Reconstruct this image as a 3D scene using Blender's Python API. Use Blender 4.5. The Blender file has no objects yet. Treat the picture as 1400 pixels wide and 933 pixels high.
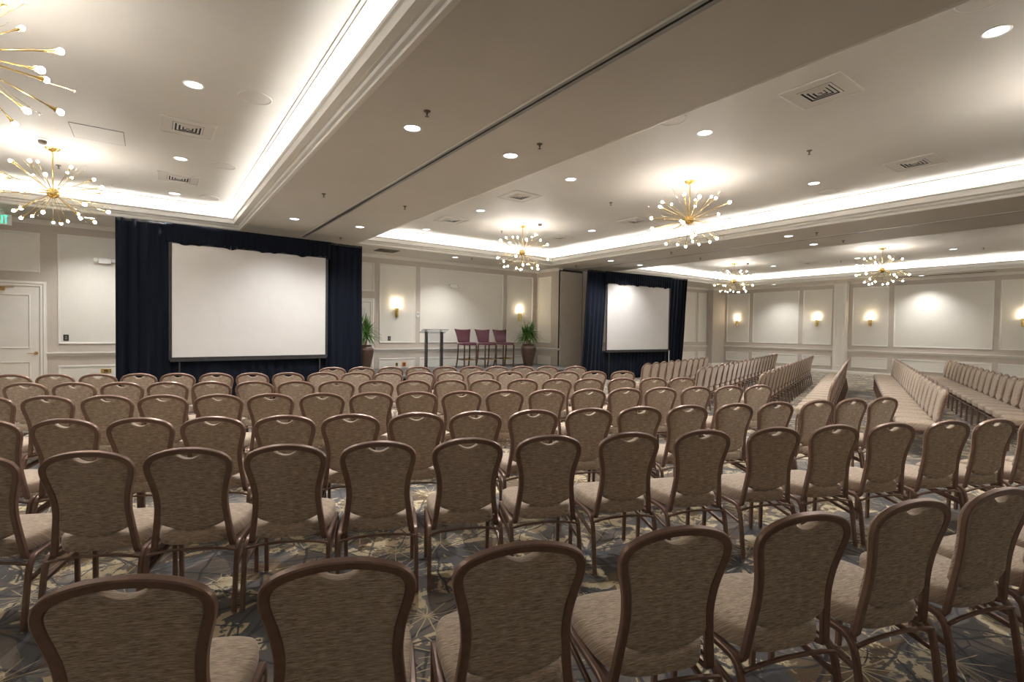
import bpy, bmesh, math, random
from mathutils import Vector, Matrix
random.seed(7)
sc = bpy.context.scene
COL = sc.collection
PI = math.pi

# ------------------------------------------------------------------ camera
HC = 1.57
yw, pt, rl = math.radians(35.734), math.radians(1.26), math.radians(0.811)
fw = Vector((math.sin(yw)*math.cos(pt), math.cos(yw)*math.cos(pt), -math.sin(pt)))
rt = Vector((math.cos(yw), -math.sin(yw), 0)); up = rt.cross(fw)
RX = rt*math.cos(rl) + up*math.sin(rl); UX = -rt*math.sin(rl) + up*math.cos(rl)
cd = bpy.data.cameras.new('camera'); cam = bpy.data.objects.new('camera', cd); COL.objects.link(cam)
cd.sensor_width = 36; cd.lens = 684.866/1400*36; cd.clip_start = 0.05; cd.clip_end = 100
cam.matrix_world = Matrix(((RX.x, UX.x, -fw.x, 0), (RX.y, UX.y, -fw.y, 0), (RX.z, UX.z, -fw.z, HC), (0, 0, 0, 1)))
sc.camera = cam

# ------------------------------------------------------------------ light levels
COVE, BULB, SCONCE, DOWN_SPOT, DOWN_DISC, WASH = 5.0, 33.0, 8.5, 46.0, 1.3, 42.0
w = bpy.data.worlds.new('world'); sc.world = w; w.use_nodes = True
w.node_tree.nodes['Background'].inputs[0].default_value = (0.9, 0.85, 0.8, 1)
w.node_tree.nodes['Background'].inputs[1].default_value = 0.02
sc.view_settings.view_transform = 'Standard'; sc.view_settings.look = 'None'
sc.view_settings.exposure = 2.55; sc.view_settings.gamma = 1.0; sc.view_settings.use_curve_mapping = False
sc.cycles.use_denoising = True
sc.cycles.use_light_tree = True
sc.cycles.max_bounces = 7; sc.cycles.diffuse_bounces = 5; sc.cycles.sample_clamp_indirect = 8

# ------------------------------------------------------------------ materials
def mat(name, col, rough=0.6, metal=0.0, spec=0.5, emit=None, es=0.0, trans=0.0, build=None, sheen=0.0):
    m = bpy.data.materials.new(name); m.use_nodes = True
    nt = m.node_tree; b = nt.nodes['Principled BSDF']
    b.inputs['Base Color'].default_value = (*col, 1); b.inputs['Roughness'].default_value = rough
    b.inputs['Metallic'].default_value = metal; b.inputs['Specular IOR Level'].default_value = spec
    b.inputs['Transmission Weight'].default_value = trans
    if emit: b.inputs['Emission Color'].default_value = (*emit, 1); b.inputs['Emission Strength'].default_value = es
    if build: build(nt, b)
    return m
class G:
    """tiny node-graph helper"""
    def __init__(s, nt): s.nt = nt
    def n(s, t, **k):
        x = s.nt.nodes.new(t)
        for a, v in k.items(): setattr(x, a, v)
        return x
    def put(s, x, i, v):
        if isinstance(v, bpy.types.NodeSocket): s.nt.links.new(v, x.inputs[i])
        elif v is not None: x.inputs[i].default_value = v
    def m(s, op, a, b=None, c=None, clamp=False):
        x = s.n('ShaderNodeMath', operation=op, use_clamp=clamp)
        s.put(x, 0, a); s.put(x, 1, b); s.put(x, 2, c); return x.outputs[0]
    def vm(s, op, a, b=None):
        x = s.n('ShaderNodeVectorMath', operation=op); s.put(x, 0, a); s.put(x, 1, b); return x.outputs[0]
    def noise(s, vec, scale, detail=3, rough=0.55):
        x = s.n('ShaderNodeTexNoise'); s.put(x, 'Vector', vec); s.put(x, 'Scale', scale); s.put(x, 'Detail', detail); s.put(x, 'Roughness', rough); return x.outputs[0]
    def step(s, v, lo, hi):
        x = s.n('ShaderNodeMapRange', interpolation_type='SMOOTHSTEP'); s.put(x, 0, v); s.put(x, 1, lo); s.put(x, 2, hi); return x.outputs[0]
    def mix(s, f, a, b):
        x = s.n('ShaderNodeMix', data_type='RGBA'); s.put(x, 0, f)
        s.put(x, 6, (*a, 1) if isinstance(a, tuple) else a); s.put(x, 7, (*b, 1) if isinstance(b, tuple) else b); return x.outputs[2]
    def scale(s, vec, sx, sy, sz):
        return s.vm('MULTIPLY', vec, (sx, sy, sz))
    def bump(s, h, strength, dist=0.01):
        x = s.n('ShaderNodeBump'); s.put(x, 'Height', h); s.put(x, 'Strength', strength); s.put(x, 'Distance', dist); return x.outputs[0]
def speckle(c1, c2, sx, sy, sz, bump=0.0, coord='Object', scale=1.0):
    def f(nt, b):
        g = G(nt); tc = g.n('ShaderNodeTexCoord').outputs[coord]
        v = g.scale(tc, sx, sy, sz); n = g.noise(v, scale, 4, 0.6)
        k = g.step(n, 0.32, 0.68)
        g.put(b, 'Base Color', g.mix(k, c1, c2))
        if bump: g.put(b, 'Normal', g.bump(n, bump, 0.004))
    return f
def fabric_nodes(nt, b):
    g = G(nt); tc = g.n('ShaderNodeTexCoord').outputs['Object']
    s = g.n('ShaderNodeSeparateXYZ'); g.put(s, 0, tc); cv = g.n('ShaderNodeCombineXYZ')
    g.put(cv, 0, s.outputs[0]); g.put(cv, 1, g.m('ADD', s.outputs[1], s.outputs[2]))
    fine = g.noise(g.scale(cv.outputs[0], 27, 520, 0), 1.0, 3, 0.75)
    broad = g.noise(g.scale(cv.outputs[0], 11, 190, 0), 1.0, 2, 0.5)
    k = g.step(g.m('ADD', g.m('MULTIPLY', fine, 0.8), g.m('MULTIPLY', broad, 0.2)), 0.36, 0.66)
    g.put(b, 'Base Color', g.mix(k, (0.190, 0.140, 0.102), (0.680, 0.555, 0.435)))
    g.put(b, 'Normal', g.bump(fine, 0.2, 0.002)); b.inputs['Sheen Weight'].default_value = 0.25
    b.inputs['Sheen Roughness'].default_value = 0.4
def linen_nodes(c1, c2):
    def f(nt, b):
        g = G(nt); tc = g.n('ShaderNodeTexCoord').outputs['Object']
        a = g.noise(g.scale(tc, 3, 3, 90), 1.0, 3, 0.6); c = g.noise(g.scale(tc, 130, 130, 5), 1.0, 2, 0.5)
        k = g.step(g.m('MULTIPLY', g.m('ADD', a, c), 0.5), 0.40, 0.60)
        g.put(b, 'Base Color', g.mix(k, c1, c2)); g.put(b, 'Normal', g.bump(k, 0.04, 0.002))
    return f
def carpet_nodes(nt, b):
    g = G(nt); tc = g.n('ShaderNodeTexCoord').outputs['Object']
    wob = g.noise(g.scale(tc, 1, 1, 0), 1.6, 2); warp = g.n('ShaderNodeTexNoise'); g.put(warp, 'Vector', tc); g.put(warp, 'Scale', 1.7); g.put(warp, 'Detail', 2.0)
    p = g.vm('ADD', tc, g.vm('MULTIPLY', g.vm('SUBTRACT', warp.outputs['Color'], (0.5, 0.5, 0.5)), (0.22, 0.22, 0)))
    p = g.scale(p, 1, 1, 0)
    def stars(scale, off, rays, seed_rand=1.0):
        v = g.n('ShaderNodeTexVoronoi', voronoi_dimensions='2D', feature='F1'); q = g.vm('ADD', p, (off, off*0.7, 0))
        g.put(v, 'Vector', q); g.put(v, 'Scale', scale); g.put(v, 'Randomness', 0.85)
        d = g.vm('SUBTRACT', g.scale(q, scale, scale, 0), g.scale(v.outputs['Position'], scale, scale, 0))
        s = g.n('ShaderNodeSeparateXYZ'); g.put(s, 0, d)
        ang = g.m('ARCTAN2', s.outputs[1], s.outputs[0]); r = v.outputs['Distance']
        cr = g.n('ShaderNodeSeparateColor'); g.put(cr, 0, v.outputs['Color'])
        a = g.m('ADD', g.m('MULTIPLY', ang, rays/(2*PI)), g.m('MULTIPLY', cr.outputs[0], 3.0))
        tri = g.m('PINGPONG', a, 0.5)                      # 0 on a ray
        width = g.m('MULTIPLY', tri, r)                    # distance to a ray
        return width, r, a, cr, tri
    ed = g.n('ShaderNodeTexVoronoi', voronoi_dimensions='2D', feature='DISTANCE_TO_EDGE'); g.put(ed, 'Vector', p); g.put(ed, 'Scale', 2.3)
    w1, r1, a1, c1, t1 = stars(1.35, 0.0, 9.0)
    w2, r2, a2, c2, t2 = stars(2.1, 3.7, 12.0)
    w3, r3, a3, c3, t3 = stars(1.1, 8.1, 7.0)
    n1 = g.noise(p, 3.0, 4, 0.6); n2 = g.noise(p, 9.0, 4, 0.65); n3 = g.noise(p, 120.0, 2, 0.5)
    base = g.mix(g.step(n1, 0.40, 0.60), (0.132, 0.117, 0.107), (0.215, 0.182, 0.155))
    # angular wedges of another tone
    sect = g.m('FRACT', g.m('MULTIPLY', g.m('FLOOR', g.m('ADD', a3, 0.5)), 0.382))
    wedge = g.m('MULTIPLY', g.step(sect, 0.66, 0.70), g.step(r3, 0.62, 0.55))
    base = g.mix(wedge, base, (0.16, 0.105, 0.058))
    wedge2 = g.m('MULTIPLY', g.step(sect, 0.30, 0.26), g.step(r3, 0.75, 0.60))
    base = g.mix(wedge2, base, (0.104, 0.100, 0.101))
    sect1 = g.m('FRACT', g.m('MULTIPLY', g.m('FLOOR', g.m('ADD', a1, 0.5)), 0.618))
    cream = g.m('MULTIPLY', g.m('MULTIPLY', g.step(n2, 0.485, 0.51), g.step(sect1, 0.42, 0.46)), g.step(n1, 0.40, 0.45))
    cream = g.m('MULTIPLY', cream, g.step(r1, 0.06, 0.12))
    base = g.mix(cream, base, (0.60, 0.50, 0.32))
    dark = g.step(w1, 0.020, 0.010)
    base = g.mix(g.m('MULTIPLY', dark, 0.9), base, (0.040, 0.043, 0.050))
    dark2 = g.step(ed.outputs['Distance'], 0.012, 0.005)
    base = g.mix(g.m('MULTIPLY', dark2, g.step(n1, 0.42, 0.47)), base, (0.045, 0.052, 0.065))
    base = g.mix(g.m('MULTIPLY', g.step(w3, 0.013, 0.006), g.m('MULTIPLY', g.step(r3, 0.9, 0.7), 0.85)), base, (0.042, 0.043, 0.048))
    gold = g.m('MULTIPLY', g.step(w2, 0.016, 0.008), g.m('MULTIPLY', g.step(r2, 0.42, 0.36), g.step(c2.outputs[1], 0.1, 0.15)))
    base = g.mix(gold, base, (0.52, 0.42, 0.25))
    fr = g.m('ADD', 0.72, g.m('MULTIPLY', n3, 0.56))
    mul = g.n('ShaderNodeMix', data_type='RGBA', blend_type='MULTIPLY'); g.put(mul, 0, 1.0); g.put(mul, 6, base)
    cc = g.n('ShaderNodeCombineColor'); g.put(cc, 0, fr); g.put(cc, 1, fr); g.put(cc, 2, fr); g.put(mul, 7, cc.outputs[0])
    g.put(b, 'Base Color', mul.outputs[2]); g.put(b, 'Normal', g.bump(n3, 0.5, 0.004))
    b.inputs['Sheen Weight'].default_value = 0.3
def velvet_nodes(nt, b):
    g = G(nt); tc = g.n('ShaderNodeTexCoord').outputs['Object']
    n = g.noise(g.scale(tc, 9, 9, 1.2), 1.0, 3, 0.6)
    g.put(b, 'Base Color', g.mix(n, (0.0028, 0.0038, 0.0078), (0.0080, 0.0108, 0.0190)))
    b.inputs['Sheen Weight'].default_value = 0.10; b.inputs['Sheen Tint'].default_value = (0.25, 0.33, 0.5, 1)

M = dict(
 wall=mat('wall linen', (0.5, 0.44, 0.37), 0.75, build=linen_nodes((0.475, 0.425, 0.370), (0.515, 0.462, 0.405))),
 panel=mat('panel linen', (0.6, 0.56, 0.48), 0.7, build=linen_nodes((0.665, 0.640, 0.580), (0.695, 0.670, 0.610))),
 trim=mat('painted trim', (0.74, 0.70, 0.61), 0.4, build=speckle((0.70, 0.675, 0.625), (0.73, 0.705, 0.655), 2, 2, 2)),
 ceil=mat('ceiling paint', (0.66, 0.61, 0.53), 0.6, build=speckle((0.575, 0.545, 0.50), (0.595, 0.565, 0.52), 1.3, 1.3, 1.3)),
 cove=mat('cove white', (0.8, 0.78, 0.74), 0.6, build=speckle((0.8, 0.78, 0.73), (0.82, 0.80, 0.75), 2, 2, 2)),
 carpet=mat('patterned carpet', (0.1, 0.1, 0.1), 0.95, spec=0.1, build=carpet_nodes),
 fabric=mat('taupe woven fabric', (0.25, 0.19, 0.14), 0.9, spec=0.15, build=fabric_nodes),
 frame=mat('brown metal frame', (0.125, 0.078, 0.052), 0.36, 0.35, build=speckle((0.215, 0.132, 0.098), (0.245, 0.155, 0.116), 30, 30, 30)),
 glide=mat('chrome glide', (0.6, 0.6, 0.58), 0.25, 1.0, build=speckle((0.55, 0.55, 0.52), (0.65, 0.65, 0.62), 40, 40, 40)),
 velvet=mat('navy velour', (0.01, 0.014, 0.025), 0.85, spec=0.1, build=velvet_nodes),
 screen=mat('matt white screen', (0.78, 0.75, 0.71), 0.85, build=speckle((0.57, 0.555, 0.54), (0.59, 0.575, 0.56), 3, 3, 3)),
 black=mat('black metal', (0.02, 0.02, 0.022), 0.5, build=speckle((0.018, 0.018, 0.02), (0.03, 0.03, 0.032), 12, 12, 12)),
 grey=mat('grey anodised', (0.3, 0.3, 0.3), 0.4, 0.6, build=speckle((0.27, 0.27, 0.265), (0.33, 0.33, 0.32), 6, 6, 6)),
 brass=mat('polished brass', (0.78, 0.55, 0.20), 0.22, 1.0, build=speckle((0.72, 0.50, 0.17), (0.82, 0.60, 0.24), 14, 14, 14)),
 leather=mat('burgundy leather', (0.12, 0.02, 0.035), 0.32, build=speckle((0.060, 0.014, 0.024), (0.082, 0.022, 0.034), 60, 60, 60, 0.1)),
 wood=mat('dark walnut wood', (0.08, 0.035, 0.02), 0.4, build=speckle((0.055, 0.024, 0.013), (0.105, 0.05, 0.028), 40, 40, 4)),
 bronze=mat('bronze glazed pot', (0.09, 0.05, 0.035), 0.4, 0.3, build=speckle((0.085, 0.050, 0.036), (0.115, 0.072, 0.052), 7, 7, 30)),
 leaf=mat('green leaf', (0.06, 0.17, 0.03), 0.45, build=speckle((0.035, 0.12, 0.018), (0.12, 0.27, 0.05), 18, 18, 5)),
 trunk=mat('palm trunk', (0.3, 0.22, 0.13), 0.8, build=speckle((0.22, 0.16, 0.09), (0.38, 0.30, 0.19), 8, 8, 60, 0.4)),
 soil=mat('dark soil', (0.04, 0.03, 0.02), 0.95, build=speckle((0.03, 0.02, 0.015), (0.08, 0.06, 0.04), 60, 60, 60, 0.5)),
 deck=mat('grey stage deck', (0.16, 0.16, 0.16), 0.8, build=speckle((0.075, 0.073, 0.070), (0.12, 0.117, 0.112), 60, 60, 60)),
 acrylic=mat('clear acrylic', (0.85, 0.88, 0.9), 0.05, trans=0.9, build=speckle((0.83, 0.86, 0.88), (0.87, 0.9, 0.92), 3, 3, 3)),
 plastic=mat('white plastic', (0.75, 0.74, 0.70), 0.4, build=speckle((0.73, 0.72, 0.68), (0.77, 0.76, 0.72), 10, 10, 10)),
 dark=mat('dark opening', (0.015, 0.015, 0.015), 0.8, build=speckle((0.01, 0.01, 0.01), (0.02, 0.02, 0.02), 10, 10, 10)),
 grille=mat('brown grille', (0.12, 0.09, 0.06), 0.6, build=speckle((0.10, 0.08, 0.055), (0.14, 0.11, 0.08), 30, 30, 30)),
 partition=mat('partition fabric', (0.42, 0.37, 0.31), 0.85, build=linen_nodes((0.40, 0.35, 0.29), (0.47, 0.415, 0.35))),
 green=mat('green sign letters', (0.0, 0.35, 0.18), 0.5, emit=(0.02, 0.75, 0.4), es=0.45, build=None),
 orange=mat('orange plate', (0.6, 0.2, 0.05), 0.4, build=speckle((0.55, 0.20, 0.05), (0.65, 0.27, 0.08), 20, 20, 20)),
 emcove=mat('cove strip', (1, 1, 1), 0.5, emit=(1.0, 1.0, 1.0), es=COVE),
 embulb=mat('lit bulb', (1, 1, 1), 0.5, emit=(1.0, 0.96, 0.91), es=BULB),
 emsconce=mat('lit frosted glass', (1, 1, 1), 0.5, emit=(1.0, 0.84, 0.60), es=SCONCE),
 emdown=mat('lit lens', (1, 1, 1), 0.5, emit=(0.92, 0.94, 1.0), es=DOWN_DISC),
 crystal=mat('clear glass ball', (0.9, 0.9, 0.88), 0.05, trans=1.0, build=speckle((0.88, 0.87, 0.84), (0.95, 0.94, 0.92), 90, 90, 90)),
 floorwood=mat('honey wood threshold', (0.5, 0.3, 0.08), 0.35, build=speckle((0.42, 0.26, 0.06), (0.55, 0.36, 0.10), 3, 30, 3)),
)

# ------------------------------------------------------------------ mesh helpers
def B(): return bmesh.new()
def obj(name, bm, m, parent=None, smooth=False, loc=None, rot=None):
    me = bpy.data.meshes.new(name)
    bmesh.ops.recalc_face_normals(bm, faces=bm.faces)
    bm.to_mesh(me); bm.free()
    if smooth:
        me.polygons.foreach_set('use_smooth', [True]*len(me.polygons))
        try: me.set_sharp_from_angle(angle=math.radians(42))
        except Exception: pass
    me.materials.append(M[m] if isinstance(m, str) else m)
    o = bpy.data.objects.new(name, me); COL.objects.link(o)
    if parent: o.parent = parent
    if loc is not None: o.location = loc
    if rot is not None: o.rotation_euler = rot
    return o
def box(bm, x0, x1, y0, y1, z0, z1, bev=0.0):
    vs = [bm.verts.new((x, y, z)) for x in (x0, x1) for y in (y0, y1) for z in (z0, z1)]
    f = [bm.faces.new([vs[i] for i in q]) for q in ((0, 1, 3, 2), (4, 6, 7, 5), (0, 4, 5, 1), (2, 3, 7, 6), (0, 2, 6, 4), (1, 5, 7, 3))]
    if bev:
        es = list({e for q in f for e in q.edges}); bmesh.ops.bevel(bm, geom=es, offset=bev, segments=2, affect='EDGES', profile=0.6)
def ring(bm, pts): return [bm.verts.new(p) for p in pts]
def loft(bm, rings, cap0=True, cap1=True, closed=True):
    vr = [ring(bm, r) for r in rings]; n = len(vr[0])
    for a, b in zip(vr, vr[1:]):
        for i in range(n if closed else n-1):
            j = (i+1) % n
            bm.faces.new((a[i], a[j], b[j], b[i]))
    if cap0: bm.faces.new(list(reversed(vr[0])))
    if cap1: bm.faces.new(vr[-1])
    return vr
def lathe(bm, prof, seg=24, c=(0, 0, 0), cap0=True, cap1=True):
    loft(bm, [[(c[0]+r*math.cos(2*PI*i/seg), c[1]+r*math.sin(2*PI*i/seg), c[2]+z) for i in range(seg)] for r, z in prof], cap0, cap1)
def catmull(P, n=6):
    P = [Vector(p) for p in P]; Q = [P[0]*2-P[1]] + P + [P[-1]*2-P[-2]]; out = []
    for i in range(1, len(Q)-2):
        for k in range(n):
            t = k/n; a, b, c, d = Q[i-1], Q[i], Q[i+1], Q[i+2]
            out.append(0.5*((2*b)+(c-a)*t+(2*a-5*b+4*c-d)*t*t+(3*b-a-3*c+d)*t**3))
    out.append(P[-1]); return out
def sweep(bm, pts, wd, hg, ref=(0, 1, 0), rnd=0.3):
    """rounded-rectangle tube: wd across (perpendicular to ref), hg along ref"""
    pts = [Vector(p) for p in pts]; n = len(pts); ref = Vector(ref); rings = []
    c = [(1, 1-rnd*wd/hg if hg > wd else 1-rnd)]
    a, b = wd/2, hg/2; r = min(a, b)*rnd*2*0.5
    sec = [(a-r, b), (a, b-r), (a, -b+r), (a-r, -b), (-a+r, -b), (-a, -b+r), (-a, b-r), (-a+r, b)]
    for i in range(n):
        t = (pts[min(i+1, n-1)]-pts[max(i-1, 0)]).normalized()
        v = ref - t*ref.dot(t)
        if v.length < 1e-4: v = Vector((1, 0, 0))
        v.normalize(); ref = v.copy(); u = t.cross(v)
        rings.append([pts[i]+u*s+v*q for s, q in sec])
    loft(bm, rings)
def rod(bm, a, b, r0, r1=None, seg=8):
    a, b = Vector(a), Vector(b); r1 = r0 if r1 is None else r1
    t = (b-a).normalized(); u = t.orthogonal().normalized(); v = t.cross(u)
    loft(bm, [[p+u*(r*math.cos(2*PI*i/seg))+v*(r*math.sin(2*PI*i/seg)) for i in range(seg)] for p, r in ((a, r0), (b, r1))])
def sphere(bm, c, r, sx=1, sy=1, sz=1, seg=14):
    lathe(bm, [(max(1e-4, r*sx*math.sin(PI*k/(seg//2+1))), -r*sz*math.cos(PI*k/(seg//2+1))) for k in range(seg//2+2)], seg, c)
def molding(bm, path, prof, closed=False):
    """prof (out, z) swept along a plan polyline; 'out' points to the right-hand side"""
    n = len(path); rings = []
    for i in range(n):
        def rh(a, b):
            d = Vector((b[0]-a[0], b[1]-a[1])); d.normalize(); return Vector((d.y, -d.x))
        p = path[i]
        if i == 0 and not closed: m = rh(path[0], path[1])
        elif i == n-1 and not closed: m = rh(path[-2], path[-1])
        else:
            n1, n2 = rh(path[i-1], p), rh(p, path[(i+1) % n]); m = (n1+n2)/max(1e-3, 1+n1.dot(n2))
        rings.append([(p[0]+m.x*o, p[1]+m.y*o, z) for o, z in prof])
    if closed: rings.append(rings[0])
    loft(bm, rings, not closed, not closed, closed=True)
def tag(o, label, cat, group=None):
    o['label'] = label; o['category'] = cat
    if group: o['group'] = group
    return o
def thing(name, label, cat, loc=(0, 0, 0), rz=0.0, group=None):
    o = bpy.data.objects.new(name, None); o.empty_display_size = 0.1; COL.objects.link(o)
    o.location = loc; o.rotation_euler = (0, 0, rz); return tag(o, label, cat, group)
def struct(name, bm, m, parent=None, smooth=False):
    o = obj(name, bm, m, parent, smooth)
    if not parent: o['kind'] = 'structure'
    return o
def dup(root, loc, rz, label, group=None, rx=0.0, skip=()):
    r = root.copy(); COL.objects.link(r); r.location = loc; r.rotation_euler = (rx, 0, rz); r['label'] = label
    if group: r['group'] = group
    for ch in list(root.children):
        if ch.name.split('.')[0] in skip: continue
        c = ch.copy(); COL.objects.link(c); c.parent = r
        for gch in list(ch.children):
            if gch.name.split('.')[0] in skip: continue
            d = gch.copy(); COL.objects.link(d); d.parent = c
    return r
ORD = 'first second third fourth fifth sixth seventh eighth ninth tenth eleventh twelfth thirteenth fourteenth fifteenth sixteenth seventeenth eighteenth nineteenth twentieth'.split()

# ================================================================== ROOM SHELL
YF, XR, HS, HT = 14.044, 22.634, 3.682, 4.095
XL, YB = -5.3, -4.2
COF = [(-3.9, 1.585, -2.4, 12.50), (4.171, 10.554, -2.4, 12.50), (13.174, 21.338, -2.4, 12.50)]
bm = B(); box(bm, XL-.1, XR+.1, YB-.1, YF+.1, -.1, 0); struct('floor', bm, 'carpet')
bm = B(); box(bm, XL, 11.17, YF, YF+.1, 0, HT+.1); box(bm, 12.75, XR+.1, YF, YF+.1, 0, HT+.1)
box(bm, 11.17, 12.75, 12.86, YF+.1, 0, HS); box(bm, 21.6, XR, 13.75, YF, 0, HS); box(bm, 2.2, 3.6, 12.86, YF, 0, HS)
struct('wall_front', bm, 'wall')
bm = B(); box(bm, XR, XR+.1, YB, YF, 0, HT+.1); struct('wall_right', bm, 'wall')
bm = B(); box(bm, 22.36, XR, 8.43, 8.867, 0, HS); struct('wall_column', bm, 'trim')
bm = B(); box(bm, XL-.1, XL, YB, YF, 0, HT+.1); struct('wall_left', bm, 'wall')
bm = B(); box(bm, XL-.1, XR+.1, YB-.1, YB, 0, HT+.1); struct('wall_back', bm, 'wall')
# soffit (the low ceiling) with three openings; slots for the partition tracks
TR = (2.883, 11.84)
bm = B()
def slab(x0, x1, y0, y1, z=HS, t=.05): box(bm, x0, x1, y0, y1, z, z+t)
ye = COF[0][3]; yb = COF[0][2]
slab(XL, XR, ye, YF); slab(XL, XR, YB, yb)
xs = [XL, COF[0][0]]; slab(XL, COF[0][0], yb, ye)
slab(COF[0][1], TR[0]-.05, yb, ye); slab(TR[0]+.05, COF[1][0], yb, ye)
slab(COF[1][1], TR[1]-.05, yb, ye); slab(TR[1]+.05, COF[2][0], yb, ye); slab(COF[2][1], XR, yb, ye)
struct('ceiling', bm, 'ceil')
# partition track in each beam
for i, tx in enumerate(TR):
    bm = B(); y0, y1 = yb, ye
    box(bm, tx-.05, tx-.012, y0, y1, HS-.004, HS+.03); box(bm, tx+.012, tx+.055, y0, y1, HS-.004, HS+.03)
    o = struct('trim_1' if i == 0 else 'trim_2', bm, 'grey')
    b2 = B(); box(b2, tx-.075, tx-.05, y0, y1, HS-.008, HS+.0); obj('bead', b2, 'trim' , o)
    b2 = B(); box(b2, tx-.05, tx+.05, y0, y1, HS+.03, HS+.05); obj('slot', b2, 'dark', o)
# coffers: crown, cove ledge, upper wall, upper ceiling
CROWN = [(0.03, 0.004), (0.03, -0.001), (0.0, -0.004), (-0.018, -0.002), (-0.024, 0.012), (-0.020, 0.030), (-0.004, 0.034), (-0.004, 0.046), (-0.040, 0.056), (-0.056, 0.076), (-0.040, 0.084),
         (-0.040, 0.094), (-0.072, 0.098), (-0.076, 0.110), (-0.060, 0.114), (-0.060, 0.122), (-0.094, 0.126), (-0.098, 0.138), (-0.080, 0.142), (-0.080, 0.152), (-0.112, 0.156), (-0.118, 0.176), (-0.146, 0.180),
         (-0.166, 0.192), (-0.172, 0.212), (-0.150, 0.212), (-0.140, 0.10)]
def coffer_rings(c, prof):
    x0, x1, y0, y1 = c; R = []
    for u, z in prof: R.append([(x0-u, y0-u, HS+z), (x1+u, y0-u, HS+z), (x1+u, y1+u, HS+z), (x0-u, y1+u, HS+z)])
    return R
names = ('left', 'middle', 'right')
for i, c in enumerate(COF):
    bm = B(); loft(bm, coffer_rings(c, CROWN), False, False); struct('trim_%d' % (3+i), bm, 'trim')
    bm = B(); e = .30; d = HT-HS
    loft(bm, coffer_rings(c, [(-0.14, .10), (e-.06, .10), (e, .13), (e, d)]), False, False); struct('ceiling', bm, 'cove')
    bm = B(); x0, x1, y0, y1 = c; box(bm, x0-e-.05, x1+e+.05, y0-e-.05, y1+e+.05, HT, HT+.05); struct('ceiling', bm, 'ceil')
    bm = B()
    for u in (-.235, -.275):
        loft(bm, coffer_rings(c, [(u, d), (u+.001, d-.008), (u+.008, d-.008), (u+.009, d)]), False, False)
    struct('trim_%d' % (6+i), bm, 'trim')
    lab = {'left': 'left', 'middle': 'middle', 'right': 'far right'}[names[i]]
    bm = B(); z = .104
    loft(bm, coffer_rings(c, [(0.06, z), (0.06, z+.02), (0.12, z+.02), (0.12, z)]), False, False)
    tag(obj('cove_light', bm, 'emcove'), 'continuous white cove light hidden behind the crown of the %s ceiling tray' % lab, 'light', 'cove lights')

# moldings along the walls
CORN = [(0, HS-.083), (.008, HS-.083), (.012, HS-.066), (.03, HS-.055), (.045, HS-.03), (.075, HS-.018), (.085, HS-.001), (0, HS-.001)]
RAIL = [(0, .885), (.012, .885), (.016, .905), (.030, .915), (.034, .935), (.05, .942), (.052, .962), (.0, .966)]
BASE = [(0, 0.001), (.022, 0.001), (.022, .09), (.015, .105), (.012, .122), (0, .125)]
C1 = [(XL, YF), (2.2, YF)]; C1b = [(3.6, YF), (11.17, YF), (11.17, 12.86), (11.3, 12.86)]
C2 = [(12.4, 12.86), (12.75, 12.86), (12.75, YF), (21.6, YF), (21.6, 13.75), (XR, 13.75), (XR, 8.867), (22.36, 8.867), (22.36, 8.43), (XR, 8.43), (XR, YB)]
k = 9
bm = B()
for p in (C1, C1b, C2): molding(bm, p, CORN)
struct('trim_9', bm, 'trim')
bm = B()
for p in ([(XL, YF), (-3.15, YF)], [(-1.763, YF), (2.2, YF)], [(5.196, YF), (11.17, YF), (11.17, 12.86), (11.2, 12.86)], [(12.27, 12.86), (12.75, 12.86), (12.75, YF), (21.6, YF)],
          [(XR, 13.75), (XR, 8.867)], [(XR, 8.43), (XR, YB)]): molding(bm, p, RAIL)
struct('trim_10', bm, 'trim')
bm = B()
for p in ([(XL, YF), (-3.15, YF)], [(-1.763, YF), (2.2, YF)]): molding(bm, p, BASE)
for p in ([(5.196, YF), (11.17, YF), (11.17, 12.86), (11.2, 12.86)], [(12.27, 12.86), (12.75, 12.86), (12.75, YF), (21.6, YF), (21.6, 13.75), (XR, 13.75)]): molding(bm, p, BASE)
struct('baseboard_front', bm, 'trim')
bm = B(); molding(bm, [(XR, 13.73), (XR, 8.867), (22.36, 8.867), (22.36, 8.43), (XR, 8.43), (XR, YB)], BASE); struct('baseboard_right', bm, 'trim')

# framed wall panels: a picture-frame molding with a paler infill
kk = [11]
def panel(side, a0, a1, z0, z1, off=None):
    def P(a, z, o):
        if side == 'F': return (a, (YF if off is None else off)-o, z)
        if side == 'R': return ((XR if off is None else off)-o, a, z)
        return (11.17-o, a, z)
    prof = [(0, 0), (.0, .014), (.012, .020), (.024, .014), (.034, .016), (.04, .003)]
    a0, a1 = min(a0, a1), max(a0, a1); bm = B()
    loft(bm, [[P(a0+i, z0+i, o), P(a1-i, z0+i, o), P(a1-i, z1-i, o), P(a0+i, z1-i, o)] for i, o in prof], False, False)
    t = struct('trim_%d' % kk[0], bm, 'trim'); kk[0] += 1
    bm = B(); i = .036
    loft(bm, [[P(a0+i, z0+i, o), P(a1-i, z0+i, o), P(a1-i, z1-i, o), P(a0+i, z1-i, o)] for o in (.0005, .004)]); obj('infill', bm, 'panel', t)
ZT, ZB = 3.44, 1.14
LO = (.27, .685)
panel('F', -3.1, -1.86, 2.61, 3.42); panel('F', -1.59, -.62, ZB, ZT); panel('F', -1.59, -.62, *LO); panel('F', -.47, 2.05, ZB, ZT); panel('F', -.47, 2.05, *LO)
panel('F', 4.0, 5.19, 2.62, ZT)
for a, b_ in ((5.353, 6.482), (6.626, 9.706), (9.862, 10.985), (12.95, 15.2), (15.36, 20.72), (20.86, 21.5)): panel('F', a, b_, ZB, ZT); panel('F', a, b_, *LO)
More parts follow.
